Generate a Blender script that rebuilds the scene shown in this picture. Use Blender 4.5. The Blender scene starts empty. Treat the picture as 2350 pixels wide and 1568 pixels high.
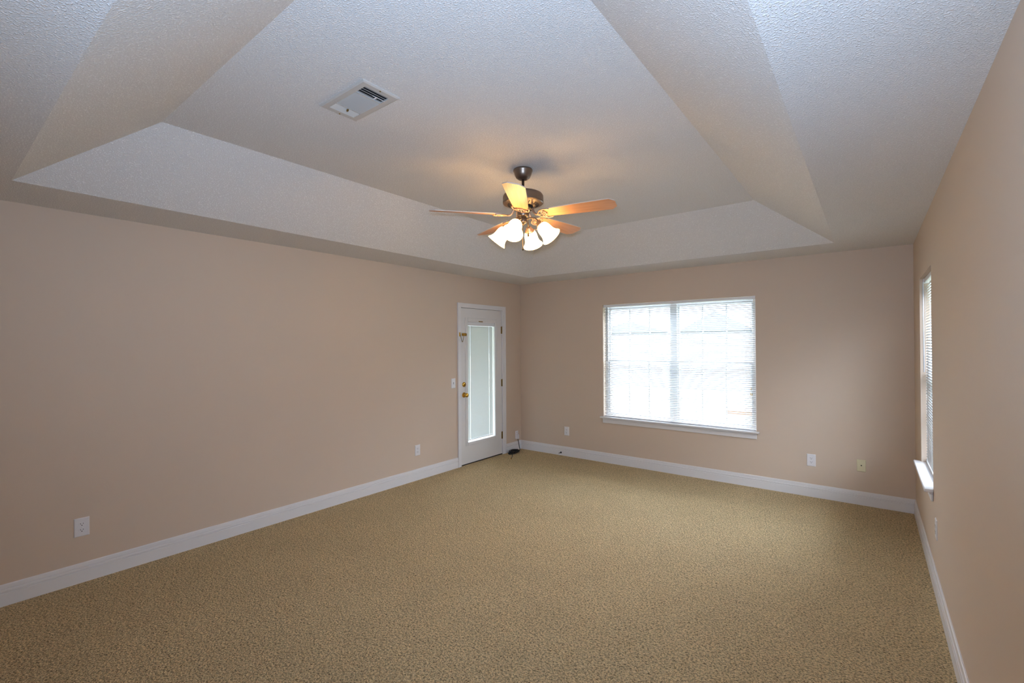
import bpy, bmesh, math, random
from mathutils import Vector, Matrix, Euler
random.seed(7)
PI = math.pi
scene = bpy.context.scene
COL = scene.collection

# ------------------------------------------------------------------ camera
cam_d = bpy.data.cameras.new('camera')
cam_d.sensor_fit = 'HORIZONTAL'
cam_d.sensor_width = 36.0
cam_d.lens = 16.247
cam_d.clip_start = 0.02
cam_d.clip_end = 500
cam = bpy.data.objects.new('camera', cam_d)
cam.location = (4.1284, -5.5365, 1.5530)
cam.rotation_euler = (math.radians(90.353), math.radians(0.337), math.radians(37.764))
COL.objects.link(cam)
scene.camera = cam

# ------------------------------------------------------------------ world, exposure, big lights
vs = scene.view_settings
vs.view_transform = 'Standard'
vs.look = 'None'
vs.gamma = 1.0
vs.use_curve_mapping = False
vs.exposure = 0.17
scene.cycles.use_denoising = True
scene.cycles.max_bounces = 10
scene.cycles.diffuse_bounces = 6
scene.cycles.transparent_max_bounces = 16
scene.cycles.sample_clamp_indirect = 8.0
scene.cycles.caustics_reflective = False
scene.cycles.caustics_refractive = False

world = bpy.data.worlds.new('overcast_sky')
scene.world = world
world.use_nodes = True
wn = world.node_tree
wn.nodes.clear()
wo = wn.nodes.new('ShaderNodeOutputWorld')
wb = wn.nodes.new('ShaderNodeBackground')
wb.inputs['Color'].default_value = (0.74, 0.86, 1.03, 1)
# overcast sky: dim at the horizon, several times brighter overhead
wt = wn.nodes.new('ShaderNodeTexCoord')
wx = wn.nodes.new('ShaderNodeSeparateXYZ')
wm = wn.nodes.new('ShaderNodeMapRange')
wm.inputs['From Min'].default_value = 0.09
wm.inputs['From Max'].default_value = 0.9
wm.inputs['To Min'].default_value = 2.2
wm.inputs['To Max'].default_value = 34.0
wn.links.new(wt.outputs['Generated'], wx.inputs[0])
wn.links.new(wx.outputs['Z'], wm.inputs['Value'])
wn.links.new(wm.outputs['Result'], wb.inputs['Strength'])
wn.links.new(wb.outputs[0], wo.inputs['Surface'])


def light(name, kind, loc, energy, color, rot=(0, 0, 0), **kw):
    d = bpy.data.lights.new(name, kind)
    d.energy = energy
    d.color = color
    for k, v in kw.items():
        setattr(d, k, v)
    o = bpy.data.objects.new(name, d)
    o.location = loc
    o.rotation_euler = rot
    COL.objects.link(o)
    return o


# the photographer's flash on the hot shoe, its head tipped up so that most of it bounces off the ceiling
CAMV = Vector(cam.location)
light('flash', 'SPOT', CAMV + Vector((-0.06, 0.06, 0.11)), 216.0, (0.49, 0.69, 1.0),
      (math.radians(113), 0, math.radians(37.8)), spot_size=math.radians(151), spot_blend=1.0, shadow_soft_size=0.03)

# ------------------------------------------------------------------ materials
def new_mat(name):
    m = bpy.data.materials.new(name)
    m.use_nodes = True
    n = m.node_tree.nodes
    return m, n, m.node_tree.links, n['Principled BSDF']


def srgb(r, g, b):
    f = lambda c: (c / 255 / 12.92) if c / 255 <= 0.04045 else ((c / 255 + 0.055) / 1.055) ** 2.4
    return (f(r), f(g), f(b), 1)


def simple(name, col, rough=0.5, metal=0.0, spec=0.5, bump=None, var=None):
    m, n, l, p = new_mat(name)
    p.inputs['Base Color'].default_value = col
    p.inputs['Roughness'].default_value = rough
    p.inputs['Metallic'].default_value = metal
    p.inputs['Specular IOR Level'].default_value = spec
    tc = n.new('ShaderNodeTexCoord')
    if var:
        nz = n.new('ShaderNodeTexNoise')
        nz.inputs['Scale'].default_value = var[0]
        nz.inputs['Detail'].default_value = 4
        l.new(tc.outputs['Object'], nz.inputs['Vector'])
        rp = n.new('ShaderNodeValToRGB')
        rp.color_ramp.elements[0].color = [c * (1 - var[1]) for c in col[:3]] + [1]
        rp.color_ramp.elements[1].color = [min(1, c * (1 + var[1])) for c in col[:3]] + [1]
        l.new(nz.outputs['Fac'], rp.inputs['Fac'])
        l.new(rp.outputs['Color'], p.inputs['Base Color'])
    if bump:
        nb = n.new('ShaderNodeTexNoise')
        nb.inputs['Scale'].default_value = bump[0]
        nb.inputs['Detail'].default_value = 3
        l.new(tc.outputs['Object'], nb.inputs['Vector'])
        bp = n.new('ShaderNodeBump')
        bp.inputs['Strength'].default_value = bump[1]
        bp.inputs['Distance'].default_value = bump[2]
        l.new(nb.outputs['Fac'], bp.inputs['Height'])
        l.new(bp.outputs['Normal'], p.inputs['Normal'])
    return m


M = {}
M['wall'] = simple('painted_beige_wall', srgb(209, 190, 171), 0.62, 0, 0.3, bump=(160, 0.12, 0.002), var=(1.3, 0.015))
M['trim'] = simple('white_trim_paint', srgb(226, 224, 224), 0.35, 0, 0.4)
M['door'] = simple('white_door_paint', srgb(222, 219, 216), 0.4, 0, 0.4, bump=(60, 0.03, 0.001))
M['plate'] = simple('white_plastic', srgb(228, 226, 228), 0.3, 0, 0.5)
M['ivory'] = simple('ivory_plastic', srgb(222, 214, 180), 0.25, 0, 0.5)
M['slot'] = simple('dark_slot', srgb(40, 38, 40), 0.6)
M['brass'] = simple('polished_brass', srgb(214, 172, 82), 0.16, 1.0)
M['aged_brass'] = simple('aged_brass', srgb(150, 122, 66), 0.35, 1.0)
M['pewter'] = simple('brushed_pewter', srgb(138, 122, 108), 0.36, 0.9)
M['iron_metal'] = simple('pewter_blade_iron', srgb(190, 160, 138), 0.38, 0.75)
M['black'] = simple('black_rubber', srgb(18, 17, 18), 0.5)
M['bronze'] = simple('dark_bronze', srgb(52, 44, 38), 0.4, 0.6)
M['vent'] = simple('white_enamel_register', srgb(196, 190, 182), 0.5, 0, 0.3)
M['duct'] = simple('dark_duct', srgb(38, 38, 40), 0.7)
M['vinyl'] = simple('white_vinyl', srgb(232, 233, 235), 0.35, 0, 0.4)
M['cord_white'] = simple('white_cord', srgb(225, 225, 225), 0.7)
M['wand'] = simple('clear_grey_wand', srgb(120, 124, 128), 0.2)

# blade wood: light oak with grain along the blade
m, n, l, p = new_mat('light_oak_blade')
tc = n.new('ShaderNodeTexCoord')
mp = n.new('ShaderNodeMapping')
mp.inputs['Scale'].default_value = (3, 60, 60)
l.new(tc.outputs['Object'], mp.inputs['Vector'])
nz = n.new('ShaderNodeTexNoise')
nz.inputs['Scale'].default_value = 1.6
nz.inputs['Detail'].default_value = 5
l.new(mp.outputs['Vector'], nz.inputs['Vector'])
rp = n.new('ShaderNodeValToRGB')
rp.color_ramp.elements[0].position = 0.3
rp.color_ramp.elements[1].position = 0.7
rp.color_ramp.elements[0].color = srgb(198, 142, 98)
rp.color_ramp.elements[1].color = srgb(218, 162, 120)
l.new(nz.outputs['Fac'], rp.inputs['Fac'])
l.new(rp.outputs['Color'], p.inputs['Base Color'])
p.inputs['Roughness'].default_value = 0.4
M['oak'] = m
M['blade_edge'] = simple('pale_blade_edge', srgb(205, 190, 175), 0.5)

# ceiling: white with knock-down / popcorn texture
m, n, l, p = new_mat('textured_white_ceiling')
p.inputs['Base Color'].default_value = srgb(226, 222, 218)
p.inputs['Roughness'].default_value = 0.7
p.inputs['Specular IOR Level'].default_value = 0.3
tc = n.new('ShaderNodeTexCoord')
nz = n.new('ShaderNodeTexNoise')
nz.inputs['Scale'].default_value = 150
nz.inputs['Detail'].default_value = 1.5
nz.inputs['Roughness'].default_value = 0.5
l.new(tc.outputs['Object'], nz.inputs['Vector'])
rp = n.new('ShaderNodeValToRGB')
rp.color_ramp.elements[0].position = 0.50
rp.color_ramp.elements[1].position = 0.68
l.new(nz.outputs['Fac'], rp.inputs['Fac'])
bp = n.new('ShaderNodeBump')
bp.inputs['Strength'].default_value = 0.6
bp.inputs['Distance'].default_value = 0.004
l.new(rp.outputs['Color'], bp.inputs['Height'])
spk = n.new('ShaderNodeMixRGB')          # stippled lumps painted whiter, standing in for the light they catch
spk.inputs['Color1'].default_value = srgb(221, 217, 213)
spk.inputs['Color2'].default_value = srgb(244, 241, 238)
l.new(rp.outputs['Color'], spk.inputs['Fac'])
l.new(spk.outputs['Color'], p.inputs['Base Color'])
l.new(bp.outputs['Normal'], p.inputs['Normal'])
M['ceiling'] = m

# carpet: tan frieze, shade between the tufts painted in as dark flecks
m, n, l, p = new_mat('tan_frieze_carpet')
p.inputs['Roughness'].default_value = 0.95
p.inputs['Specular IOR Level'].default_value = 0.1
p.inputs['Sheen Weight'].default_value = 0.35
p.inputs['Sheen Roughness'].default_value = 0.4
p.inputs['Sheen Tint'].default_value = srgb(240, 225, 190)
tc = n.new('ShaderNodeTexCoord')
wz = n.new('ShaderNodeTexNoise')
wz.inputs['Scale'].default_value = 55
wz.inputs['Detail'].default_value = 2
l.new(tc.outputs['Object'], wz.inputs['Vector'])
ad = n.new('ShaderNodeMixRGB')
ad.blend_type = 'LINEAR_LIGHT'
ad.inputs['Fac'].default_value = 0.012
l.new(tc.outputs['Object'], ad.inputs['Color1'])
l.new(wz.outputs['Color'], ad.inputs['Color2'])
vo = n.new('ShaderNodeTexVoronoi')
vo.inputs['Scale'].default_value = 95
l.new(ad.outputs['Color'], vo.inputs['Vector'])
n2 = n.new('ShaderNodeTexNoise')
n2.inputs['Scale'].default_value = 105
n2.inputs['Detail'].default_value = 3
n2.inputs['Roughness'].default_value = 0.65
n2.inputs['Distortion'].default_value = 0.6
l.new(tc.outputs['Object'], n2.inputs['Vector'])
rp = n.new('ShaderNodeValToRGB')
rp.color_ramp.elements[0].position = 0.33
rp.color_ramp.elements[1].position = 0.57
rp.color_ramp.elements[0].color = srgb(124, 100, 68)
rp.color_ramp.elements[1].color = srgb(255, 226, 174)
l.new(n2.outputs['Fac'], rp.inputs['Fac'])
n3 = n.new('ShaderNodeTexNoise')
n3.inputs['Scale'].default_value = 2.2
n3.inputs['Detail'].default_value = 3
l.new(tc.outputs['Object'], n3.inputs['Vector'])
rp3 = n.new('ShaderNodeValToRGB')
rp3.color_ramp.elements[0].position = 0.3
rp3.color_ramp.elements[1].position = 0.7
rp3.color_ramp.elements[0].color = (0.92, 0.92, 0.92, 1)
rp3.color_ramp.elements[1].color = (1, 1, 1, 1)
l.new(n3.outputs['Fac'], rp3.inputs['Fac'])
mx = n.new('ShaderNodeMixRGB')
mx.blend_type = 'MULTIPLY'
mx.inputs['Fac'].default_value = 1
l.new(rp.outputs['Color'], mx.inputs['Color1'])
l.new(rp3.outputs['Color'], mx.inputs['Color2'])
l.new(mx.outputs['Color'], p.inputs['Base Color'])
ma = n.new('ShaderNodeMath')
ma.operation = 'MULTIPLY_ADD'
ma.inputs[1].default_value = -1.2
l.new(vo.outputs['Distance'], ma.inputs[0])
l.new(n2.outputs['Fac'], ma.inputs[2])
bp = n.new('ShaderNodeBump')
bp.inputs['Strength'].default_value = 1.0
bp.inputs['Distance'].default_value = 0.016
l.new(ma.outputs['Value'], bp.inputs['Height'])
l.new(bp.outputs['Normal'], p.inputs['Normal'])
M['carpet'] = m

# window glass: clear pane with a faint reflection
m, n, l, p = new_mat('clear_pane')
n.remove(p)
tr = n.new('ShaderNodeBsdfTransparent')
gl = n.new('ShaderNodeBsdfGlossy')
gl.inputs['Roughness'].default_value = 0.02
mix = n.new('ShaderNodeMixShader')
mix.inputs['Fac'].default_value = 0.035
l.new(tr.outputs[0], mix.inputs[1])
l.new(gl.outputs[0], mix.inputs[2])
l.new(mix.outputs[0], n['Material Output'].inputs['Surface'])
M['glass'] = m


def slat_mat(name, col, trans):
    m, n, l, p = new_mat(name)
    p.inputs['Base Color'].default_value = col
    p.inputs['Roughness'].default_value = 0.4
    t = n.new('ShaderNodeBsdfTranslucent')
    t.inputs['Color'].default_value = col
    mix = n.new('ShaderNodeMixShader')
    mix.inputs['Fac'].default_value = trans
    l.new(p.outputs[0], mix.inputs[1])
    l.new(t.outputs[0], mix.inputs[2])
    l.new(mix.outputs[0], n['Material Output'].inputs['Surface'])
    return m


M['slat'] = slat_mat('white_blind_slat', srgb(208, 209, 210), 0.03)
M['door_slat'] = slat_mat('pale_green_white_slat', srgb(226, 230, 226), 0.07)

# lit opal glass shade
m, n, l, p = new_mat('lit_opal_shade')
p.inputs['Base Color'].default_value = (0.9, 0.86, 0.78, 1)
p.inputs['Roughness'].default_value = 0.35
p.inputs['Emission Color'].default_value = (1.0, 0.60, 0.22, 1)
p.inputs['Emission Strength'].default_value = 15.5
M['shade'] = m
m, n, l, p = new_mat('lit_bulb')
p.inputs['Emission Color'].default_value = (1.0, 0.62, 0.24, 1)
p.inputs['Emission Strength'].default_value = 60.0
M['bulb'] = m

M['lawn'] = simple('lawn', srgb(112, 116, 98), 0.9, bump=(30, 0.5, 0.02), var=(6, 0.2))
M['siding'] = simple('pale_siding', srgb(112, 116, 121), 0.8, var=(2, 0.04))
M['shingle'] = simple('grey_shingle', srgb(88, 90, 95), 0.9, var=(12, 0.15))
M['mulch'] = simple('brown_mulch', srgb(112, 80, 60), 0.95, var=(15, 0.3))

# ------------------------------------------------------------------ mesh helpers
def box(bm, x0, x1, y0, y1, z0, z1, mi=0):
    v = [bm.verts.new(c) for c in ((x0, y0, z0), (x1, y0, z0), (x1, y1, z0), (x0, y1, z0),
                                   (x0, y0, z1), (x1, y0, z1), (x1, y1, z1), (x0, y1, z1))]
    fs = [(0, 3, 2, 1), (4, 5, 6, 7), (0, 1, 5, 4), (1, 2, 6, 5), (2, 3, 7, 6), (3, 0, 4, 7)]
    out = []
    for f in fs:
        fc = bm.faces.new([v[i] for i in f])
        fc.material_index = mi
        out.append(fc)
    return v


def lathe(bm, prof, seg=40, mat=None, cap=True, squash=None):
    """profile of (r, z) around z; mat places it"""
    mat = mat or Matrix()
    rings = []
    for r, z in prof:
        if r < 1e-6:
            rings.append([bm.verts.new(mat @ Vector((0, 0, z)))])
        else:
            rings.append([bm.verts.new(mat @ Vector((r * math.cos(2 * PI * i / seg), r * math.sin(2 * PI * i / seg), z)))
                          for i in range(seg)])
    for a, b in zip(rings, rings[1:]):
        for i in range(seg):
            j = (i + 1) % seg
            if len(a) == 1 and len(b) == 1:
                continue
            if len(a) == 1:
                f = bm.faces.new((a[0], b[j], b[i]))
            elif len(b) == 1:
                f = bm.faces.new((a[i], a[j], b[0]))
            else:
                f = bm.faces.new((a[i], a[j], b[j], b[i]))
            f.smooth = True
    if cap:
        for rg in (rings[0], rings[-1]):
            if len(rg) > 2:
                try:
                    bm.faces.new(rg)
                except ValueError:
                    pass


def tube(bm, pts, r, seg=8, rad=None):
    pts = [Vector(q) for q in pts]
    n_ = len(pts)
    prev = None
    rings = []
    for i, q in enumerate(pts):
        t = (pts[min(i + 1, n_ - 1)] - pts[max(i - 1, 0)]).normalized()
        if prev is None:
            a = Vector((0, 0, 1)) if abs(t.z) < 0.9 else Vector((1, 0, 0))
            u = t.cross(a).normalized()
        else:
            u = (prev - t * prev.dot(t)).normalized()
        prev = u
        w = t.cross(u)
        rr = rad[i] if rad else r
        rings.append([bm.verts.new(q + (u * math.cos(2 * PI * k / seg) + w * math.sin(2 * PI * k / seg)) * rr) for k in range(seg)])
    for a, b in zip(rings, rings[1:]):
        for i in range(seg):
            j = (i + 1) % seg
            f = bm.faces.new((a[i], a[j], b[j], b[i]))
            f.smooth = True
    bm.faces.new(rings[0][::-1])
    bm.faces.new(rings[-1])


def prism(bm, poly, z0, z1, mi_side=0):
    """extrude an xy polygon from z0 to z1"""
    a = [bm.verts.new((x, y, z0)) for x, y in poly]
    b = [bm.verts.new((x, y, z1)) for x, y in poly]
    bm.faces.new(a[::-1])
    bm.faces.new(b)
    for i in range(len(poly)):
        j = (i + 1) % len(poly)
        f = bm.faces.new((a[i], a[j], b[j], b[i]))
        f.material_index = mi_side


def smooth_path(pts, n=8):
    """Catmull-Rom through the points"""
    P = [Vector(q) for q in pts]
    P = [P[0] * 2 - P[1]] + P + [P[-1] * 2 - P[-2]]
    out = []
    for i in range(1, len(P) - 2):
        for k in range(n):
            t = k / n
            a, b, c, d = P[i - 1], P[i], P[i + 1], P[i + 2]
            out.append(0.5 * ((2 * b) + (c - a) * t + (2 * a - 5 * b + 4 * c - d) * t * t + (3 * b - a - 3 * c + d) * t ** 3))
    out.append(P[-2])
    return out


def obj(name, bm, mat, parent=None, loc=None, rot=None, bevel=None, recalc=True):
    if recalc:
        bmesh.ops.recalc_face_normals(bm, faces=bm.faces)
    me = bpy.data.meshes.new(name)
    bm.to_mesh(me)
    bm.free()
    o = bpy.data.objects.new(name, me)
    for mm in (mat if isinstance(mat, (list, tuple)) else [mat]):
        me.materials.append(mm)
    COL.objects.link(o)
    if parent:
        o.parent = parent
    if loc:
        o.location = loc
    if rot:
        o.rotation_euler = rot
    if bevel:
        b = o.modifiers.new('bevel', 'BEVEL')
        b.width = bevel
        b.segments = 2
        b.limit_method = 'ANGLE'
    return o


def thing(name, label, cat, loc=(0, 0, 0), rot=(0, 0, 0), group=None):
    o = bpy.data.objects.new(name, None)
    o.empty_display_size = 0.05
    o.location = loc
    o.rotation_euler = rot
    COL.objects.link(o)
    o['label'] = label
    o['category'] = cat
    if group:
        o['group'] = group
    return o


def struct(name, bm, mat, parent=None, label=None, **kw):
    o = obj(name, bm, mat, parent, **kw)
    if not parent:
        o['kind'] = 'structure'
        if label:
            o['label'] = label
    return o


def copy_tree(o, parent=None):
    c = o.copy()
    COL.objects.link(c)
    if parent:
        c.parent = parent
    for ch in list(o.children):
        copy_tree(ch, c)
    return c


NB = bmesh.new
# ------------------------------------------------------------------ room shell (metres)
W, D, H = 4.445, 5.77, 2.44        # width, depth, height of the wall top
T = 0.15                           # wall thickness
HT = 2.80                          # tray height
# openings
DY0, DY1, DZ = -1.290, -0.440, 2.035           # door rough opening on the left wall
WX0, WX1, WZ0, WZ1 = 1.352, 3.156, 0.585, 2.065  # back window opening
VY0, VY1, VZ0, VZ1 = -1.50, -0.62, 0.585, 2.055  # right window opening

# floor: carpet
bm = NB()
box(bm, -T, W + T, -D - T, T, -0.12, 0.0)
struct('floor', bm, M['carpet'], label='tan cut-pile carpet with painted shade between its tufts, covering the whole room floor')

bm = NB()
box(bm, -T, 0, -D - T, DY0, -0.1, H + 0.08)
box(bm, -T, 0, DY1, T, -0.1, H + 0.08)
box(bm, -T, 0, DY0, DY1, DZ, H + 0.08)
struct('wall_left', bm, M['wall'], label='long beige painted wall with the glazed door')
bm = NB()
box(bm, 0, WX0, 0, T, -0.1, H + 0.08)
box(bm, WX1, W, 0, T, -0.1, H + 0.08)
box(bm, WX0, WX1, 0, T, -0.1, WZ0)
box(bm, WX0, WX1, 0, T, WZ1, H + 0.08)
struct('wall_back', bm, M['wall'], label='beige painted far wall with the wide window')
bm = NB()
box(bm, W, W + T, -D - T, VY0, -0.1, H + 0.08)
box(bm, W, W + T, VY1, T, -0.1, H + 0.08)
box(bm, W, W + T, VY0, VY1, -0.1, VZ0)
box(bm, W, W + T, VY0, VY1, VZ1, H + 0.08)
struct('wall_right', bm, M['wall'], label='beige painted right wall with the narrow window')
bm = NB()
box(bm, 0, W, -D - T, -D, -0.1, H + 0.08)
struct('wall_front', bm, M['wall'], label='beige painted wall behind the camera')

# tray ceiling
bm = NB()
OX0, OX1, OY0, OY1 = 0.53, 3.885, -5.225, -0.53
IX0, IX1, IY0, IY1 = 1.03, 3.338, -4.70, -1.05
E0 = [(-T, -D - T), (W + T, -D - T), (W + T, T), (-T, T)]
O0 = [(OX0, OY0), (OX1, OY0), (OX1, OY1), (OX0, OY1)]
I0 = [(IX0, IY0), (IX1, IY0), (IX1, IY1), (IX0, IY1)]
r0 = [bm.verts.new((x, y, H)) for x, y in E0]
r1 = [bm.verts.new((x, y, H)) for x, y in O0]
r2 = [bm.verts.new((x, y, HT)) for x, y in I0]
t0 = [bm.verts.new((x, y, HT + 0.15)) for x, y in E0]
for a, b in ((r0, r1), (r1, r2)):
    for i in range(4):
        j = (i + 1) % 4
        bm.faces.new((a[i], a[j], b[j], b[i]))
bm.faces.new(r2)
for i in range(4):
    j = (i + 1) % 4
    bm.faces.new((t0[i], t0[j], r0[j], r0[i]))
bm.faces.new(t0)
struct('ceiling', bm, M['ceiling'], label='textured white tray ceiling with sloping sides')


# baseboards: moulded profile (offset from wall, height)
BP = [(0, 0), (0.0150, 0), (0.0150, 0.075), (0.0100, 0.0765), (0.0100, 0.0805), (0.0142, 0.083), (0.0148, 0.090), (0.0138, 0.0965),
      (0.0080, 0.098), (0.0080, 0.102), (0.0110, 0.1035), (0.0085, 0.124), (0.005, 0.128), (0, 0.128)]


def baseboard(name, p0, p1, nrm, label):
    bm = NB()
    p0, p1, nrm = Vector((*p0, 0)), Vector((*p1, 0)), Vector((*nrm, 0))
    a = [bm.verts.new(p0 + nrm * o + Vector((0, 0, z))) for o, z in BP]
    b = [bm.verts.new(p1 + nrm * o + Vector((0, 0, z))) for o, z in BP]
    for i in range(len(BP)):
        j = (i + 1) % len(BP)
        bm.faces.new((a[i], a[j], b[j], b[i]))
    bm.faces.new(a)
    bm.faces.new(b)
    return struct(name, bm, M['trim'], label=label)


CY0, CY1 = DY0 - 0.05, DY1 + 0.066      # outer edges of the door casing
baseboard('baseboard_left', (0, -D), (0, CY0), (1, 0), 'white moulded baseboard along the long left wall')
baseboard('baseboard_corner', (0, CY1), (0, -0.015), (1, 0), 'short white baseboard between the door and the corner')
baseboard('baseboard_back', (0, 0), (W, 0), (0, -1), 'white moulded baseboard under the wide window')
baseboard('baseboard_right', (W, -D), (W, -0.015), (-1, 0), 'white moulded baseboard along the right wall')

# ------------------------------------------------------------------ door on the left wall
def casing_piece(bm, y0, y1, z0, z1):
    box(bm, -0.002, 0.016, y0, y1, z0, z1)


bm = NB()
casing_piece(bm, CY0, DY0 + 0.006, 0, DZ + 0.052)
casing_piece(bm, DY1 - 0.006, CY1, 0, DZ + 0.052)
casing_piece(bm, DY0 + 0.006, DY1 - 0.006, DZ - 0.006, DZ + 0.052)
# raised outer band of the casing
box(bm, 0.016, 0.020, CY0, CY0 + 0.018, 0, DZ + 0.052)
box(bm, 0.016, 0.020, CY1 - 0.018, CY1, 0, DZ + 0.052)
box(bm, 0.016, 0.020, CY0 + 0.018, CY1 - 0.018, DZ + 0.034, DZ + 0.052)
# jambs and stop
box(bm, -T, -0.002, DY0 - 0.02, DY0 + 0.004, 0, DZ + 0.004)
box(bm, -T, -0.002, DY1 - 0.004, DY1 + 0.02, 0, DZ + 0.004)
box(bm, -T, -0.002, DY0 + 0.004, DY1 - 0.004, DZ - 0.004, DZ + 0.02)
# door stop strips that the slab closes against
box(bm, -0.075, -0.050, DY0 + 0.004, DY0 + 0.022, 0, DZ - 0.004)
box(bm, -0.075, -0.050, DY1 - 0.022, DY1 - 0.004, 0, DZ - 0.004)
box(bm, -0.075, -0.050, DY0 + 0.022, DY1 - 0.022, DZ - 0.024, DZ - 0.004)
struct('trim_1', bm, M['trim'], label='white casing around the glazed door', bevel=0.003)

SY0, SY1, SZ0, SZ1 = DY0 + 0.009, DY1 - 0.009, 0.014, DZ - 0.010   # slab
GY0, GY1, GZ0, GZ1 = -1.148, -0.600, 0.285, 1.848                  # glass
bm = NB()
x0, x1 = -0.046, -0.002
box(bm, x0, x1, SY0, GY0 - 0.02, SZ0, SZ1)
box(bm, x0, x1, GY1 + 0.02, SY1, SZ0, SZ1)
box(bm, x0, x1, GY0 - 0.02, GY1 + 0.02, SZ0, GZ0 - 0.02)
box(bm, x0, x1, GY0 - 0.02, GY1 + 0.02, GZ1 + 0.02, SZ1)
bmesh.ops.remove_doubles(bm, verts=bm.verts, dist=1e-5)
door = struct('door_1', bm, M['door'], label='white full-lite glazed door with built-in blind, in the left wall')
# moulded frame around the lite
bm = NB()
for a, b, c, d in ((GY0 - 0.045, GY0, GZ0 - 0.04, GZ1 + 0.055), (GY1, GY1 + 0.045, GZ0 - 0.04, GZ1 + 0.055),
                   (GY0, GY1, GZ0 - 0.04, GZ0), (GY0, GY1, GZ1, GZ1 + 0.055)):
    box(bm, -0.048, 0.008, a, b, c, d)
obj('glass_frame', bm, M['door'], door, bevel=0.006)
bm = NB()
box(bm, -0.044, -0.041, GY0 - 0.002, GY1 + 0.002, GZ0 - 0.002, GZ1 + 0.002)
obj('glass_pane', bm, M['glass'], door)
bm = NB()
box(bm, -0.010, -0.007, GY0 - 0.002, GY1 + 0.002, GZ0 - 0.002, GZ1 + 0.002)
obj('glass_pane', bm, M['glass'], door)
# blind between the panes
bm = NB()
zt, zb = GZ1 - 0.05, GZ0 + 0.032
ns = int((zt - zb) / 0.0165)
ang = math.radians(66)
by0, by1 = GY0 + 0.003, GY1 - 0.022
cuts = [by0, GY0 + 0.0735, GY0 + 0.0765, GY1 - 0.0965, GY1 - 0.0935, by1]   # cord routes let a thread of light through
for i in range(ns):
    z = zb + (i + 0.5) * (zt - zb) / ns
    dx, dz = 0.0115 * math.cos(ang), 0.0115 * math.sin(ang)
    c = -0.0255
    q = [(c - dx, z + dz), (c + 0.0012, z + 0.0006), (c + dx, z - dz)]
    for y0_, y1_ in ((cuts[0], cuts[1]), (cuts[2], cuts[3]), (cuts[4], cuts[5])):
        va = [bm.verts.new((a, y0_, b)) for a, b in q]
        vb = [bm.verts.new((a, y1_, b)) for a, b in q]
        for k in range(2):
            f = bm.faces.new((va[k], va[k + 1], vb[k + 1], vb[k]))
            f.smooth = True
dblind = obj('door_blind', bm, M['door_slat'], door, recalc=False)
bm = NB()
box(bm, -0.038, -0.013, GY0 - 0.002, GY1 + 0.002, zt + 0.004, GZ1 + 0.002)
obj('headrail', bm, M['vinyl'], dblind)
bm = NB()
box(bm, -0.036, -0.015, by0, by1, zb - 0.014, zb - 0.003)
obj('bottom_rail', bm, M['vinyl'], dblind)
for yy in (GY0 + 0.075, GY1 - 0.095):
    bm = NB()
    tube(bm, [(-0.0125, yy + 0.003, zb), (-0.0125, yy + 0.003, zt + 0.01)], 0.0008, 6)
    obj('ladder_cord', bm, M['cord_white'], dblind)
bm = NB()
box(bm, 0.0075, 0.012, -0.94, -0.86, GZ1 + 0.004, GZ1 + 0.016)
obj('blind_slider', bm, M['aged_brass'], door)
# hinges at the corner side
for zc in (1.755, 1.01, 0.27):
    bm = NB()
    for k in range(5):
        tube(bm, [(0.006, SY1 + 0.004, zc - 0.05 + k * 0.0202), (0.006, SY1 + 0.004, zc - 0.05 + k * 0.0202 + 0.0186)], 0.0065, 10)
    box(bm, -0.003, 0.001, SY1 - 0.012, SY1 + 0.004, zc - 0.05, zc + 0.05)
    lathe(bm, [(0, 0.056), (0.004, 0.054), (0.0055, 0.05), (0.0045, 0.049)], 10, Matrix.Translation((0.006, SY1 + 0.004, zc)))
    obj('hinge', bm, M['aged_brass'], door)
RX = Matrix.Rotation(PI / 2, 4, 'Y')    # lathe axis z -> +x
# deadbolt
bm = NB()
lathe(bm, [(0.0, 0.0), (0.032, 0.0), (0.032, 0.005), (0.027, 0.012), (0.016, 0.015), (0.0, 0.016)], 28, Matrix.Translation((-0.003, -1.219, 1.040)) @ RX)
db = obj('deadbolt', bm, M['brass'], door)
bm = NB()
lathe(bm, [(0.006, 0), (0.006, 0.010), (0.004, 0.012), (0, 0.012)], 12, Matrix.Translation((0.012, -1.219, 1.040)) @ RX)
box(bm, 0.022, 0.030, -1.222, -1.216, 1.026, 1.054)
obj('thumb_turn', bm, M['brass'], db)
# knob
bm = NB()
lathe(bm, [(0.0, 0.0), (0.034, 0.0), (0.034, 0.004), (0.030, 0.009), (0.018, 0.012), (0.012, 0.016), (0.011, 0.030)], 28,
      Matrix.Translation((-0.003, -1.219, 0.906)) @ RX)
kb = obj('knob_rosette', bm, M['brass'], door)
bm = NB()
lathe(bm, [(0.010, 0.028), (0.016, 0.032), (0.025, 0.040), (0.0285, 0.050), (0.0265, 0.060), (0.018, 0.068), (0.008, 0.070), (0, 0.0695)], 28,
      Matrix.Translation((-0.003, -1.219, 0.906)) @ RX)
obj('door_knob', bm, M['brass'], kb)
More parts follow.
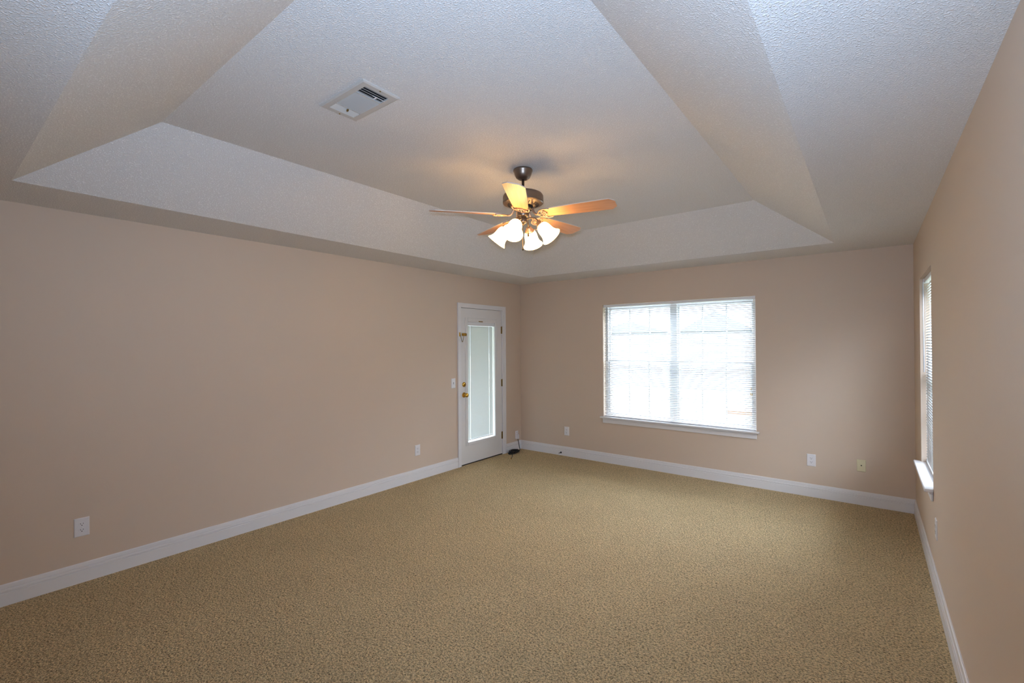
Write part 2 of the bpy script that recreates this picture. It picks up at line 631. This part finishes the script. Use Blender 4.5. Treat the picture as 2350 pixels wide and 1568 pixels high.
# chain guard: track on the slab, keeper on the casing, chain hanging in a loop
zc = 1.682
bm = NB()
box(bm, -0.003, 0.008, -1.255, -1.172, zc - 0.018, zc + 0.018)
box(bm, 0.008, 0.014, -1.250, -1.177, zc - 0.006, zc + 0.006)
lathe(bm, [(0.007, 0.010), (0.007, 0.024), (0.010, 0.026), (0.008, 0.031), (0, 0.032)], 14, Matrix.Translation((0, -1.246, zc)) @ RX)
ch = obj('chain_guard', bm, M['brass'], door, bevel=0.002)
bm = NB()
pts = smooth_path([(0.028, -1.314, zc + 0.012), (0.034, -1.306, zc - 0.04), (0.036, -1.288, zc - 0.088), (0.036, -1.276, zc - 0.088),
                   (0.034, -1.258, zc - 0.045), (0.030, -1.247, zc)], 4)
for i, q in enumerate(pts[:-1]):
    d = (pts[i + 1] - q)
    c = (q + pts[i + 1]) / 2
    u = d.normalized()
    s = Vector((1, 0, 0)) if i % 2 else u.cross(Vector((1, 0, 0))).normalized()
    L = d.length * 0.62
    ring = [c + u * L * math.cos(a) + s * 0.0045 * math.sin(a) for a in [2 * PI * k / 10 for k in range(10)]]
    tube(bm, ring + [ring[0]], 0.0016, 5)
obj('chain', bm, M['aged_brass'], ch)
bm = NB()
box(bm, 0.014, 0.024, -1.325, -1.303, zc - 0.024, zc + 0.026)
tube(bm, [(0.022, -1.314, zc + 0.012), (0.031, -1.314, zc + 0.012)], 0.004, 8)
obj('chain_keeper', bm, M['brass'], ch, bevel=0.002)
# threshold gap
bm = NB()
box(bm, -T, -0.002, DY0 + 0.004, DY1 - 0.004, 0, 0.009)
struct('trim_2', bm, M['bronze'], label='dark threshold strip under the glazed door')


# ------------------------------------------------------------------ windows
def window(name, width, z0, z1, units, loc, rotz, label):
    """local frame: x along the wall from the left end, +y outward, room face at y = 0"""
    root = bpy.data.objects.new(name, None)
    root.location = loc
    root.rotation_euler = (0, 0, rotz)
    COL.objects.link(root)
    root['kind'] = 'structure'
    root['label'] = label
    bm = NB()
    fw = 0.038
    ya, yb = 0.078, 0.148
    box(bm, 0, fw, ya, yb, z0, z1)
    box(bm, width - fw, width, ya, yb, z0, z1)
    box(bm, fw, width - fw, ya, yb, z1 - fw, z1)
    box(bm, fw, width - fw, ya, yb, z0, z0 + fw)
    gw = width - 2 * fw
    mull = 0.075
    spans = []
    if units == 2:
        cx = width / 2
        box(bm, cx - mull / 2, cx + mull / 2, ya, yb, z0 + fw, z1 - fw)
        spans = [(fw, cx - mull / 2), (cx + mull / 2, width - fw)]
    else:
        spans = [(fw, width - fw)]
    obj('window_frame', bm, M['vinyl'], root, bevel=0.003)
    zm = (z0 + z1) / 2
    for a, b in spans:
        for lo, (s0, s1, yy) in enumerate(((z0 + fw, zm + 0.016, 0.088), (zm - 0.016, z1 - fw, 0.116))):
            bm = NB()
            st = 0.020
            box(bm, a, a + st, yy, yy + 0.026, s0, s1)
            box(bm, b - st, b, yy, yy + 0.026, s0, s1)
            box(bm, a + st, b - st, yy, yy + 0.026, s1 - 0.030, s1)
            box(bm, a + st, b - st, yy, yy + 0.026, s0, s0 + 0.030)
            sash = obj('sash', bm, M['vinyl'], root, bevel=0.002)
            bm = NB()
            box(bm, a + st - 0.002, b - st + 0.002, yy + 0.010, yy + 0.014, s0 + 0.028, s1 - 0.028)
            obj('glass_pane', bm, M['glass'], sash)
            bm = NB()
            nc = 3 if units == 2 else 3
            for k in range(1, nc):
                x = a + st + (b - a - 2 * st) * k / nc
                box(bm, x - 0.008, x + 0.008, yy + 0.015, yy + 0.021, s0 + 0.03, s1 - 0.03)
            zc_ = (s0 + s1) / 2
            box(bm, a + st, b - st, yy + 0.0156, yy + 0.0204, zc_ - 0.008, zc_ + 0.008)
            obj('grille', bm, M['vinyl'], sash)
    # sill board with horns and apron
    bm = NB()
    prism(bm, [(0.001, 0.080), (0.001, -0.001), (-0.032, -0.001), (-0.032, -0.048), (width + 0.032, -0.048),
               (width + 0.032, -0.001), (width - 0.001, -0.001), (width - 0.001, 0.080)], z0 - 0.004, z0 + 0.016)
    obj('window_sill', bm, M['trim'], root, bevel=0.006)
    bm = NB()
    box(bm, -0.004, width + 0.004, -0.020, -0.001, z0 - 0.022, z0 - 0.004)
    box(bm, -0.004, width + 0.004, -0.013, -0.001, z0 - 0.066, z0 - 0.022)
    obj('apron', bm, M['trim'], root, bevel=0.003)
    return root


window('window_1', WX1 - WX0, WZ0, WZ1, 2, (WX0, 0, 0), 0, 'wide white twin window with grilles in the far wall')
window('window_2', VY1 - VY0, VZ0, VZ1, 1, (W, VY1, 0), -PI / 2, 'narrow white window in the right wall near the corner')


def blind(width, z0, z1, loc, rotz, label, pitch, tilt, cords, wand_x, cord_x, cord_z, ybl=0.028, wand='wand'):
    root = thing('window_blind', label, 'blind', loc, (0, 0, rotz), group='white slatted window blinds')
    e = 0.006
    bm = NB()
    box(bm, e, width - e, ybl - 0.016, ybl + 0.014, z1 - 0.034, z1 - 0.004)
    hr = obj('headrail', bm, M['vinyl'], root, bevel=0.003)
    for fx in ((0.012, 0.5, 1) if width > 1.2 else (0.02, 1)):
        bm = NB()
        xx = max(0.016, min(width - 0.016, fx * width))
        box(bm, xx - 0.013, xx + 0.013, ybl - 0.020, ybl + 0.016, z1 - 0.037, z1 - 0.001)
        obj('bracket', bm, M['plate'], hr)
    zb, zt = z0 + 0.036, z1 - 0.045
    ns = int((zt - zb) / pitch)
    bm = NB()
    hw = 0.0125
    for i in range(ns):
        z = zb + 0.012 + i * pitch
        tl = tilt
        # the lower slats sag a touch at the right-hand end where the blind is caught
        q = []
        for k in (-1, -0.33, 0.33, 1):
            yy = k * hw
            zz = 0.0016 * (1 - k * k)
            q.append((ybl + yy * math.cos(tl) - zz * math.sin(tl), z + yy * math.sin(tl) + zz * math.cos(tl)))
        th = 0.0004
        va = [bm.verts.new((e + 0.004, a, b)) for a, b in q]
        vb = [bm.verts.new((width - e - 0.004, a, b)) for a, b in q]
        for k in range(3):
            f = bm.faces.new((va[k], vb[k], vb[k + 1], va[k + 1]))
            f.smooth = True
    so = obj('slats', bm, M['slat'], root, recalc=False)
    sd = so.modifiers.new('thickness', 'SOLIDIFY')
    sd.thickness = 0.0006
    bm = NB()
    box(bm, e + 0.002, width - e - 0.002, ybl - 0.013, ybl + 0.013, z0 + 0.018, z0 + 0.032)
    obj('bottom_rail', bm, M['vinyl'], root, bevel=0.003)
    for cx in cords:
        bm = NB()
        for yy in (ybl - 0.0132, ybl + 0.0132):
            tube(bm, [(cx, yy, z0 + 0.032), (cx, yy, z1 - 0.036)], 0.0007, 5)
        obj('ladder_cord', bm, M['cord_white'], root)
    if wand_x:
        bm = NB()
        tube(bm, [(wand_x, ybl - 0.022, z1 - 0.03), (wand_x, ybl - 0.022, z1 - 0.74)], 0.0042, 8)
        obj('tilt_wand', bm, M[wand], root)
    if cord_x:
        bm = NB()
        for dx in (-0.006, 0.0, 0.007):
            tube(bm, [(cord_x, ybl - 0.020, z1 - 0.035), (cord_x + dx * 0.3, ybl - 0.020, (z1 + cord_z) / 2), (cord_x + dx, ybl - 0.020, cord_z)], 0.0006, 5)
        co = obj('lift_cord', bm, M['cord_white'], root)
        for dx, dz in ((-0.006, 0.0), (0.0, 0.055), (0.007, -0.004)):
            bm = NB()
            lathe(bm, [(0.0015, 0.012), (0.0028, 0.009), (0.0042, -0.010), (0.0042, -0.013), (0.0, -0.013)], 10,
                  Matrix.Translation((cord_x + dx, ybl - 0.020, cord_z + dz)))
            obj('tassel', bm, M['brass'], co)
    return root


blind(WX1 - WX0, WZ0, WZ1, (WX0, 0, 0), 0, 'wide white slatted blind filling the far wall window, slats open', 0.0208, math.radians(18),
      (0.10, 0.62, 1.18, 1.70), 0.055, 1.755, 1.000, 0.026)
blind(VY1 - VY0, VZ0, VZ1, (W, VY1, 0), -PI / 2, 'narrow white slatted blind in the right wall window, seen almost edge-on', 0.0208, math.radians(34),
      (0.12, 0.44, 0.76), 0.05, None, 0, 0.040, 'vinyl')

# ------------------------------------------------------------------ wall plates
ROT = {'back': 0.0, 'left': PI / 2, 'right': -PI / 2}


def plate_mesh(w, h, t=0.006):
    """cover plate standing in xz, front towards -y, chamfered edge"""
    bm = NB()
    b = 0.004
    back = [(-w / 2, 0, -h / 2), (w / 2, 0, -h / 2), (w / 2, 0, h / 2), (-w / 2, 0, h / 2)]
    mid = [(x, -t * 0.45, z) for x, _, z in back]
    fr = [(x - math.copysign(b, x), -t, z - math.copysign(b, z)) for x, _, z in back]
    R = [[bm.verts.new(c) for c in r] for r in (back, mid, fr)]
    for a, c in zip(R, R[1:]):
        for i in range(4):
            bm.faces.new((a[i], a[(i + 1) % 4], c[(i + 1) % 4], c[i]))
    bm.faces.new(R[0])
    bm.faces.new(R[2])
    return bm


def make_outlet(loc, side, label, w=0.076, h=0.121):
    r = thing('wall_outlet', label, 'outlet', loc, (0, 0, ROT[side]), 'white duplex wall outlets')
    obj('cover_plate', plate_mesh(w, h), M['plate'], r)
    for sz in (-0.0195, 0.0195):
        bm = NB()
        pr = [(0.0165 * math.copysign(abs(math.cos(a)) ** 0.75, math.cos(a)), 0.0140 * math.sin(a)) for a in [2 * PI * k / 28 for k in range(28)]]
        va = [bm.verts.new((x, -0.0055, z + sz)) for x, z in pr]
        vb = [bm.verts.new((x, -0.0076, z + sz)) for x, z in pr]
        for i in range(28):
            bm.faces.new((va[i], va[(i + 1) % 28], vb[(i + 1) % 28], vb[i]))
        bm.faces.new(vb)
        rc = obj('receptacle', bm, M['plate'], r)
        bm = NB()
        box(bm, -0.0078, -0.0056, -0.0080, -0.0060, sz - 0.0005, sz + 0.0085)
        box(bm, 0.0056, 0.0078, -0.0080, -0.0060, sz + 0.0005, sz + 0.0080)
        lathe(bm, [(0.0028, 0.0060), (0.0028, 0.0080), (0, 0.0080)], 12, Matrix.Translation((0, 0, sz - 0.0068)) @ Matrix.Rotation(PI / 2, 4, 'X'))
        obj('slots', bm, M['slot'], rc)
    bm = NB()
    lathe(bm, [(0.0030, 0.0058), (0.0028, 0.0072), (0, 0.0074)], 12, Matrix.Rotation(PI / 2, 4, 'X'))
    obj('screw', bm, M['plate'], r)
    return r


o1 = make_outlet((0.0, -4.862, 0.363), 'left', 'white duplex outlet low on the long left wall, nearest the viewer')
spots = [((0.0, -1.996, 0.341), 'left', 'white duplex outlet low on the left wall, just before the glazed door'),
         ((0.792, 0.0, 0.345), 'back', 'white duplex outlet on the far wall, between the corner and the wide window'),
         ((3.650, 0.0, 0.367), 'back', 'white duplex outlet on the far wall, beside the ivory cable plate'),
         ((W, -1.668, 0.395), 'right', 'white duplex outlet seen edge-on, on the right wall above its baseboard')]
for loc, side, lab in spots:
    c = copy_tree(o1)
    c.location = loc
    c.rotation_euler = (0, 0, ROT[side])
    c['label'] = lab

# ivory cable jack
r = thing('cable_plate', 'ivory cable jack plate low on the far wall near the right corner', 'wall plate', (4.053, 0, 0.374), (0, 0, 0))
obj('cover_plate', plate_mesh(0.070, 0.113), M['ivory'], r)
bm = NB()
XR = Matrix.Rotation(PI / 2, 4, 'X')
lathe(bm, [(0.0052, 0.004), (0.0052, 0.008), (0.0040, 0.008), (0.0040, 0.013), (0, 0.013)], 12, Matrix.Translation((0, 0, 0.002)) @ XR)
obj('jack', bm, M['bronze'], r)

# light switch by the door
r = thing('light_switch', 'white toggle light switch on the left wall beside the door casing', 'light switch', (0.0, -1.414, 1.070), (0, 0, ROT['left']))
obj('cover_plate', plate_mesh(0.072, 0.121), M['plate'], r)
bm = NB()
box(bm, -0.005, 0.005, -0.0068, -0.005, -0.012, 0.012)
obj('toggle_slot', bm, M['wand'], r)
bm = NB()
vv = box(bm, -0.004, 0.004, -0.016, -0.006, -0.010, -0.001)
obj('toggle', bm, M['plate'], r, bevel=0.001)

# corner outlet with adapter and black cord
r = thing('wall_plate', 'white wall plate in the far left corner behind a plugged-in white adapter', 'wall plate', (0.0, -0.108, 0.222), (0, 0, ROT['left']))
obj('cover_plate', plate_mesh(0.066, 0.113), M['plate'], r)
bm = NB()
lathe(bm, [(0.005, 0.005), (0.005, 0.008), (0, 0.008)], 10, Matrix.Translation((0, 0, 0.036)) @ XR)
obj('jack', bm, M['slot'], r)

cordt = thing('power_cord', 'black cord hanging from a white adapter and coiled on the carpet by the door', 'cord', (0.10, -0.32, 0.0))
cl = Vector((0.10, -0.32, 0.0))
bm = NB()
a = [(-0.027, 0.160 - 0.0), (0.027, 0.160), (0.020, 0.238), (-0.020, 0.238)]
va = [bm.verts.new((0.0068 - cl.x, -0.110 + u - cl.y, z)) for u, z in a]
vb = [bm.verts.new((0.034 - cl.x, -0.110 + u * 0.86 - cl.y, z - (0.010 if z > 0.2 else -0.004))) for u, z in a]
bm.faces.new(va[::-1])
bm.faces.new(vb)
for i in range(4):
    bm.faces.new((va[i], va[(i + 1) % 4], vb[(i + 1) % 4], vb[i]))
obj('adapter', bm, M['plate'], cordt, bevel=0.003)
bm = NB()
pts = smooth_path([Vector(q) - cl for q in ((0.022, -0.108, 0.166), (0.030, -0.104, 0.120), (0.038, -0.098, 0.060), (0.052, -0.100, 0.014),
                                            (0.075, -0.135, 0.006), (0.090, -0.20, 0.006), (0.095, -0.26, 0.010))], 6)
tube(bm, pts, 0.0045, 8)
# coil of loose loops
lp = []
for k in range(6):
    for j in range(14):
        a = 2 * PI * j / 14
        L = 0.115 - 0.012 * (k % 3)
        wv = 0.034 - 0.003 * k
        tw = 0.25 * math.sin(k * 1.7)
        u, v = L * math.cos(a), wv * math.sin(a)
        lp.append((0.012 * math.sin(k * 2.1) + v * math.cos(tw) + u * math.sin(tw) * 0.5,
                   u * math.cos(tw) + 0.018 * math.cos(k * 1.3),
                   0.007 + 0.007 * k + 0.006 * math.sin(a * 2 + k)))
tube(bm, smooth_path(lp, 3), 0.0048, 7)
tube(bm, smooth_path([(0.03, 0.0, 0.035), (0.045, 0.012, 0.022), (0.03, 0.02, 0.008), (-0.03, 0.02, 0.010), (-0.035, 0.0, 0.036), (0.0, -0.004, 0.052), (0.03, 0.0, 0.035)], 5), 0.0046, 7)
tube(bm, smooth_path([(0.06, -0.10, 0.02), (0.10, -0.155, 0.008), (0.140, -0.215, 0.006), (0.165, -0.26, 0.005)], 5), 0.0042, 7)
obj('cable', bm, M['black'], cordt)
bm = NB()
d = Vector((0.165, -0.26, 0.005)) - Vector((0.140, -0.215, 0.006))
q = Vector((0.165, -0.26, 0.006))
tube(bm, [q, q + d * 0.5], 0.006, 8)
tube(bm, [q + d * 0.5, q + d * 0.85], 0.003, 8)
obj('connector', bm, M['brass'], cordt)

# door stop on the far baseboard
r = thing('door_stop', 'dark rigid door stop with white tip on the far baseboard', 'door stop', (0.705, -0.015, 0.040))
bm = NB()
lathe(bm, [(0.013, 0.0), (0.013, 0.004), (0.007, 0.010), (0.0042, 0.014), (0.0042, 0.066), (0.006, 0.068)], 16, XR)
obj('rod', bm, M['bronze'], r)
bm = NB()
lathe(bm, [(0.008, 0.066), (0.009, 0.070), (0.009, 0.080), (0.007, 0.084), (0, 0.084)], 16, XR)
obj('rubber_tip', bm, M['plate'], r)

# ------------------------------------------------------------------ ceiling register
VXa, VXb, VYa, VYb = 1.886, 2.266, -4.258, -4.044
vc = Vector(((VXa + VXb) / 2, (VYa + VYb) / 2, HT))
vent = thing('ceiling_vent', 'rectangular white air vent with three banks of louvers in the tray ceiling', 'vent', vc)
hx, hy = (VXb - VXa) / 2, (VYb - VYa) / 2
bd = 0.036
bm = NB()
ring = [(hx, 0.0), (hx, -0.006), (hx - 0.008, -0.010), (hx - bd, -0.010), (hx - bd, -0.002)]
prev = None
for x, z in ring:
    yy = hy - (hx - x)
    cur = [bm.verts.new(c) for c in ((-x, -yy, z), (x, -yy, z), (x, yy, z), (-x, yy, z))]
    if prev:
        for i in range(4):
            bm.faces.new((prev[i], prev[(i + 1) % 4], cur[(i + 1) % 4], cur[i]))
    prev = cur
ix, iy = hx - bd, hy - bd
# cross bars between the louver banks
cb0, cb1 = ix - 0.078, -ix + 0.062
box(bm, cb0 - 0.004, cb0 + 0.004, -iy, iy, -0.010, -0.002)
box(bm, cb1 - 0.004, cb1 + 0.004, -iy, iy, -0.010, -0.002)
obj('frame', bm, M['vent'], vent)
bm = NB()
box(bm, -ix, ix, -iy, iy, -0.0022, -0.0008)
obj('duct_backing', bm, M['duct'], vent)


def louvers(name, n_, along, a0, a1, b0, b1, ang, hw=0.0065, zc=-0.007):
    """n_ angled slats; 'along' is the slat axis"""
    bm = NB()
    for i in range(n_):
        c = b0 + (b1 - b0) * (i + 0.5) / n_
        du, dz = hw * math.cos(ang), hw * math.sin(ang)
        if along == 'x':
            q = [(a0, c - du, zc - dz), (a1, c - du, zc - dz), (a1, c + du, zc + dz), (a0, c + du, zc + dz)]
        else:
            q = [(c - du, a0, zc - dz), (c - du, a1, zc - dz), (c + du, a1, zc + dz), (c + du, a0, zc + dz)]
        bm.faces.new([bm.verts.new(v) for v in q])
    o = obj(name, bm, M['vent'], vent, recalc=False)
    s = o.modifiers.new('thickness', 'SOLIDIFY')
    s.thickness = 0.0012
    return o


louvers('louver_bank', 11, 'x', cb1 + 0.004, cb0 - 0.004, -iy, iy, math.radians(-36), 0.0074, -0.0072)
louvers('louver_bank', 4, 'y', -iy, iy, cb0 + 0.006, ix, math.radians(-35), 0.0046, -0.0072)
louvers('louver_bank', 4, 'y', -iy, iy, -ix, cb1 - 0.006, math.radians(40), 0.0066, -0.0072)
bm = NB()
vv = box(bm, ix - 0.036, ix - 0.031, -0.004, iy - 0.004, -0.0150, -0.0140)
vv = box(bm, ix - 0.060, ix - 0.028, 0.014, 0.022, -0.0162, -0.0152)
obj('loose_slat', bm, M['plate'], vent)
bm = NB()
box(bm, cb1 - 0.016, cb1 - 0.004, -0.003, 0.003, -0.020, -0.010)
obj('damper_lever', bm, M['aged_brass'], vent)
for sx in (-1, 1):
    bm = NB()
    lathe(bm, [(0.0045, -0.0098), (0.004, -0.0120), (0, -0.0124)], 10, Matrix.Translation((sx * (hx - 0.014), 0, 0)))
    obj('screw', bm, M['aged_brass'], vent)

# ------------------------------------------------------------------ ceiling fan
FX, FY = 2.180, -2.882
fan = thing('ceiling_fan', 'ceiling fan with five light oak blades and four lit bell shades', 'ceiling fan', (FX, FY, HT))
Z = lambda z: z - HT
bm = NB()
lathe(bm, [(0.0, 0.0), (0.066, 0.0), (0.069, Z(2.795)), (0.069, Z(2.786)), (0.064, Z(2.779)), (0.061, Z(2.765)), (0.050, Z(2.742)), (0.034, Z(2.730)),
           (0.024, Z(2.727)), (0.0, Z(2.727))], 44)
obj('canopy', bm, M['pewter'], fan)
bm = NB()
lathe(bm, [(0.0, Z(2.73)), (0.0095, Z(2.73)), (0.0095, Z(2.650)), (0.018, Z(2.648)), (0.021, Z(2.636)), (0.021, Z(2.62)), (0, Z(2.62))], 24)
obj('downrod', bm, M['pewter'], fan)
bm = NB()
lathe(bm, [(0.0, Z(2.632)), (0.095, Z(2.631)), (0.122, Z(2.627)), (0.136, Z(2.620)), (0.1435, Z(2.608)), (0.1445, Z(2.596)), (0.1445, Z(2.570)),
           (0.1455, Z(2.568)), (0.1455, Z(2.560)), (0.142, Z(2.556)), (0.136, Z(2.555)), (0.130, Z(2.552)), (0.118, Z(2.552)), (0.085, Z(2.535)),
           (0.070, Z(2.533)), (0.0, Z(2.533))], 64)
motor = obj('motor_housing', bm, M['pewter'], fan)
# radial vent slots in the underside
for g in range(4):
    bm = NB()
    for k in range(9):
        a = 2 * PI * (g * 12 + k) / 48
        c, s = math.cos(a), math.sin(a)
        tube(bm, [(0.090 * c, 0.090 * s, Z(2.5365)), (0.112 * c, 0.112 * s, Z(2.548))], 0.0016, 5)
    obj('vent_slots', bm, M['slot'], motor)
bm = NB()
lathe(bm, [(0.0, Z(2.536)), (0.066, Z(2.535)), (0.072, Z(2.528)), (0.072, Z(2.517)), (0.060, Z(2.512)), (0, Z(2.512))], 40)
obj('flywheel', bm, M['black'], fan)
bm = NB()
lathe(bm, [(0.0, Z(2.515)), (0.040, Z(2.515)), (0.0430, Z(2.511)), (0.0430, Z(2.468)), (0.0405, Z(2.463)), (0.034, Z(2.460)), (0.0285, Z(2.456)), (0, Z(2.456))], 40)
sw = obj('switch_housing', bm, M['pewter'], fan)
bm = NB()
lathe(bm, [(0.0, Z(2.458)), (0.0275, Z(2.458)), (0.0275, Z(2.424)), (0.026, Z(2.419)), (0.012, Z(2.412)), (0.006, Z(2.408)), (0.0055, Z(2.402)), (0, Z(2.401))], 36)
obj('light_fitter', bm, M['pewter'], fan)
bm = NB()
ca = math.radians(-12)
box(bm, 0.041, 0.049, -0.006, 0.006, Z(2.488), Z(2.500))
ob = obj('reverse_switch', bm, M['black'], sw, rot=(0, 0, math.radians(-18)))

# blade directions: a = angle from the viewer's right, turning towards the viewer
YAW = math.radians(37.764)


def world_angle(a_deg):
    return YAW - math.radians(a_deg)


def blade_outline():
    r0, r1 = 0.150, 0.660
    w0, w1 = 0.052, 0.070
    top = [(r0, w0 * 0.55), (r0 + 0.010, w0 * 0.85), (r0 + 0.030, w0), (0.40, 0.064), (r1 - 0.036, w1), (r1, w1 * 0.52)]
    return top + [(x, -y) for x, y in reversed(top)]


ZB = Z(2.474)
PITCH = math.radians(12.5)


def make_blade_bm():
    bm = NB()
    prism(bm, blade_outline(), -0.003, 0.003, 1)
    return bm


def scroll(cx, cy, r_, a0, turns, sgn, n_=16):
    return [(cx + r_ * (1 - 0.72 * i / n_) * math.cos(a0 + sgn * turns * 2 * PI * i / n_),
             cy + r_ * (1 - 0.72 * i / n_) * math.sin(a0 + sgn * turns * 2 * PI * i / n_)) for i in range(n_ + 1)]


def make_iron_bm():
    """cast scroll bracket under the blade, local x outwards; blade plane at z=0"""
    bm = NB()
    zz = -0.0075
    fx = lambda x: (x - 0.160) * 0.86 + 0.112
    # arm from the flywheel down to the bracket
    A = smooth_path([(0.056, 0, 0.046), (0.068, 0, 0.041), (0.080, 0, 0.014), (0.098, 0, -0.005), (0.118, 0, zz)], 5)
    tube(bm, A, 0.0075, 10, rad=[0.0095 - 0.003 * i / (len(A) - 1) for i in range(len(A))])
    for s in (1, -1):
        # outer curved horn
        tube(bm, smooth_path([(fx(0.160), 0, zz), (fx(0.172), s * 0.022, zz), (fx(0.190), s * 0.044, zz), (fx(0.220), s * 0.056, zz), (fx(0.262), s * 0.058, zz), (fx(0.272), s * 0.052, zz)], 5), 0.0052, 8)
        # inner scrolls
        tube(bm, [(x, y, zz) for x, y in scroll(fx(0.206), s * 0.024, 0.017, PI * (0 if s > 0 else 0) + s * 2.4, 1.2, -s)], 0.0036, 6)
        tube(bm, smooth_path([(fx(0.190), s * 0.036, zz), (fx(0.214), s * 0.040, zz), (fx(0.228), s * 0.022, zz), (fx(0.236), 0, zz)], 5), 0.0038, 6)
        lathe(bm, [(0.0068, zz - 0.004), (0.0058, zz - 0.0075), (0, zz - 0.0085)], 10, Matrix.Translation((fx(0.226), s * 0.034, 0)))
    tube(bm, smooth_path([(fx(0.165), 0, zz), (fx(0.195), 0, zz), (fx(0.240), 0, zz)], 4), 0.0050, 8)
    lathe(bm, [(0.0068, zz - 0.004), (0.0058, zz - 0.0075), (0, zz - 0.0085)], 10, Matrix.Translation((fx(0.240), 0, 0)))
    return bm


blade0 = iron0 = None
for k in range(5):
    wa = world_angle(24.5 + 72 * k)
    rot = Euler((-PITCH, 0, wa), 'XYZ')
    if blade0 is None:
        b_ = blade0 = obj('blade', make_blade_bm(), [M['oak'], M['blade_edge']], fan)
        i_ = iron0 = obj('blade_iron', make_iron_bm(), M['iron_metal'], blade0)
    else:
        b_ = blade0.copy()
        COL.objects.link(b_)
        b_.parent = fan
        i_ = iron0.copy()
        COL.objects.link(i_)
        i_.parent = b_
    b_.location = (0, 0, ZB)
    b_.rotation_euler = rot

# lights: arm, socket cup, bell shade and bulb
TILT = math.radians(41)
SHP = [(0.030, 0.000), (0.034, 0.006), (0.041, 0.016), (0.0465, 0.032), (0.0485, 0.050), (0.0495, 0.068), (0.053, 0.086), (0.060, 0.102), (0.0685, 0.114), (0.0735, 0.120)]
lamp_spots = []


def make_lamp(wa):
    c, s = math.cos(wa), math.sin(wa)
    e = Vector((c, s, 0))
    neck = e * 0.128 + Vector((0, 0, Z(2.394)))
    ax = (e * math.sin(TILT) + Vector((0, 0, -math.cos(TILT)))).normalized()
    mt = Matrix.Translation(neck) @ ax.to_track_quat('Z', 'Y').to_matrix().to_4x4()
    bm = NB()
    tube(bm, smooth_path([e * 0.024 + Vector((0, 0, Z(2.440))), e * 0.055 + Vector((0, 0, Z(2.448))), e * 0.085 + Vector((0, 0, Z(2.444))), e * 0.104 + Vector((0, 0, Z(2.428))),
                          neck - ax * 0.022], 6), 0.0052, 10)
    arm = obj('light_arm', bm, M['pewter'], fan)
    bm = NB()
    lathe(bm, [(0.0, -0.030), (0.012, -0.030), (0.020, -0.024), (0.0225, -0.010), (0.030, -0.004), (0.0335, 0.006), (0.0350, 0.010), (0.0315, 0.010), (0.028, 0.0)], 30, mt)
    for q in range(3):
        a = q * 2 * PI / 3 + 0.5
        tube(bm, [mt @ Vector((0.032 * math.cos(a), 0.032 * math.sin(a), 0.006)), mt @ Vector((0.046 * math.cos(a), 0.046 * math.sin(a), 0.006))], 0.0024, 6)
    cup = obj('socket_cup', bm, M['iron_metal'], arm)
    bm = NB()
    inner = [(r_ - 0.003, z_) for r_, z_ in reversed(SHP)]
    lathe(bm, [(r_, z_ + 0.004) for r_, z_ in SHP + inner], 44, mt, cap=False)
    obj('lamp_shade', bm, M['shade'], arm)
    bm = NB()
    lathe(bm, [(0.0, 0.004), (0.013, 0.004), (0.013, 0.026), (0.022, 0.046), (0.027, 0.064), (0.024, 0.080), (0.013, 0.090), (0, 0.093)], 24, mt)
    obj('bulb', bm, M['bulb'], arm)
    lamp_spots.append((neck + ax * 0.116 + Vector((FX, FY, HT)), ax))


for k in range(4):
    make_lamp(world_angle(22 + 90 * k))
# pull chains
rt = Vector((math.cos(YAW), math.sin(YAW), 0))           # viewer's right
tw = Vector((math.sin(YAW), -math.cos(YAW), 0))          # towards the viewer
for base, ztop, zbot, nm in ((Vector((0, 0, 0)) - rt * 0.004 + tw * 0.006, 2.405, 2.232, 0), (rt * 0.034 + tw * 0.030, 2.500, 2.325, 1)):
    bm = NB()
    n_ = 30
    tube(bm, [base + Vector((0, 0, Z(ztop + (zbot - ztop) * i / n_))) for i in range(n_ + 1)], 0.0011, 6,
         rad=[0.0015 if i % 2 else 0.0009 for i in range(n_ + 1)])
    pc = obj('pull_chain', bm, M['aged_brass'], fan)
    bm = NB()
    lathe(bm, [(0.0, 0.016), (0.002, 0.015), (0.003, 0.010), (0.0065, 0.002), (0.0072, -0.005), (0.0050, -0.010), (0, -0.012)], 14,
          Matrix.Translation(base + Vector((0, 0, Z(zbot)))))
    obj('chain_fob', bm, M['bronze'], pc)

# ------------------------------------------------------------------ outside
bm = NB()
box(bm, -60, 60, -40, 80, -0.60, -0.45)
struct('ground_outside', bm, M['lawn'], label='bright lawn outside the windows')
hs = thing('neighbour_house', 'pale house with a gabled roof faintly seen through the far window blind', 'house', (-2.2, 15.0, -0.45))
bm = NB()
box(bm, -4.6, 2.6, 0, 6, 0, 2.55)
obj('wall', bm, M['siding'], hs)
for gx, gz, hwid in ((1.2, 3.35, 1.5), (-2.6, 3.05, 1.8)):
    bm = NB()
    a = [bm.verts.new(c) for c in ((gx - hwid, -0.06, 2.52), (gx + hwid, -0.06, 2.52), (gx, -0.06, gz))]
    b = [bm.verts.new(c) for c in ((gx - hwid, 6.2, 2.5), (gx + hwid, 6.2, 2.5), (gx, 6.2, gz))]
    bm.faces.new(a)
    bm.faces.new(b)
    for i in range(3):
        bm.faces.new((a[i], a[(i + 1) % 3], b[(i + 1) % 3], b[i]))
    obj('roof', bm, M['shingle'], hs)
bm = NB()
box(bm, 0.9, 3.5, 8.6, 9.6, -0.46, -0.36)
struct('path_outside', bm, M['mulch'], label='brown strip of ground outside the far window')
bm = NB()
box(bm, -3.2, -T, -3.6, 0.6, 2.45, 2.60)  # unseen porch roof, added to keep sky light off the door glass
box(bm, -3.2, -3.05, -3.5, -3.35, -0.45, 2.45)
box(bm, -3.2, -3.05, 0.35, 0.5, -0.45, 2.45)
struct('added_porch', bm, M['siding'], label='added porch, out of view, shading the glazed door')
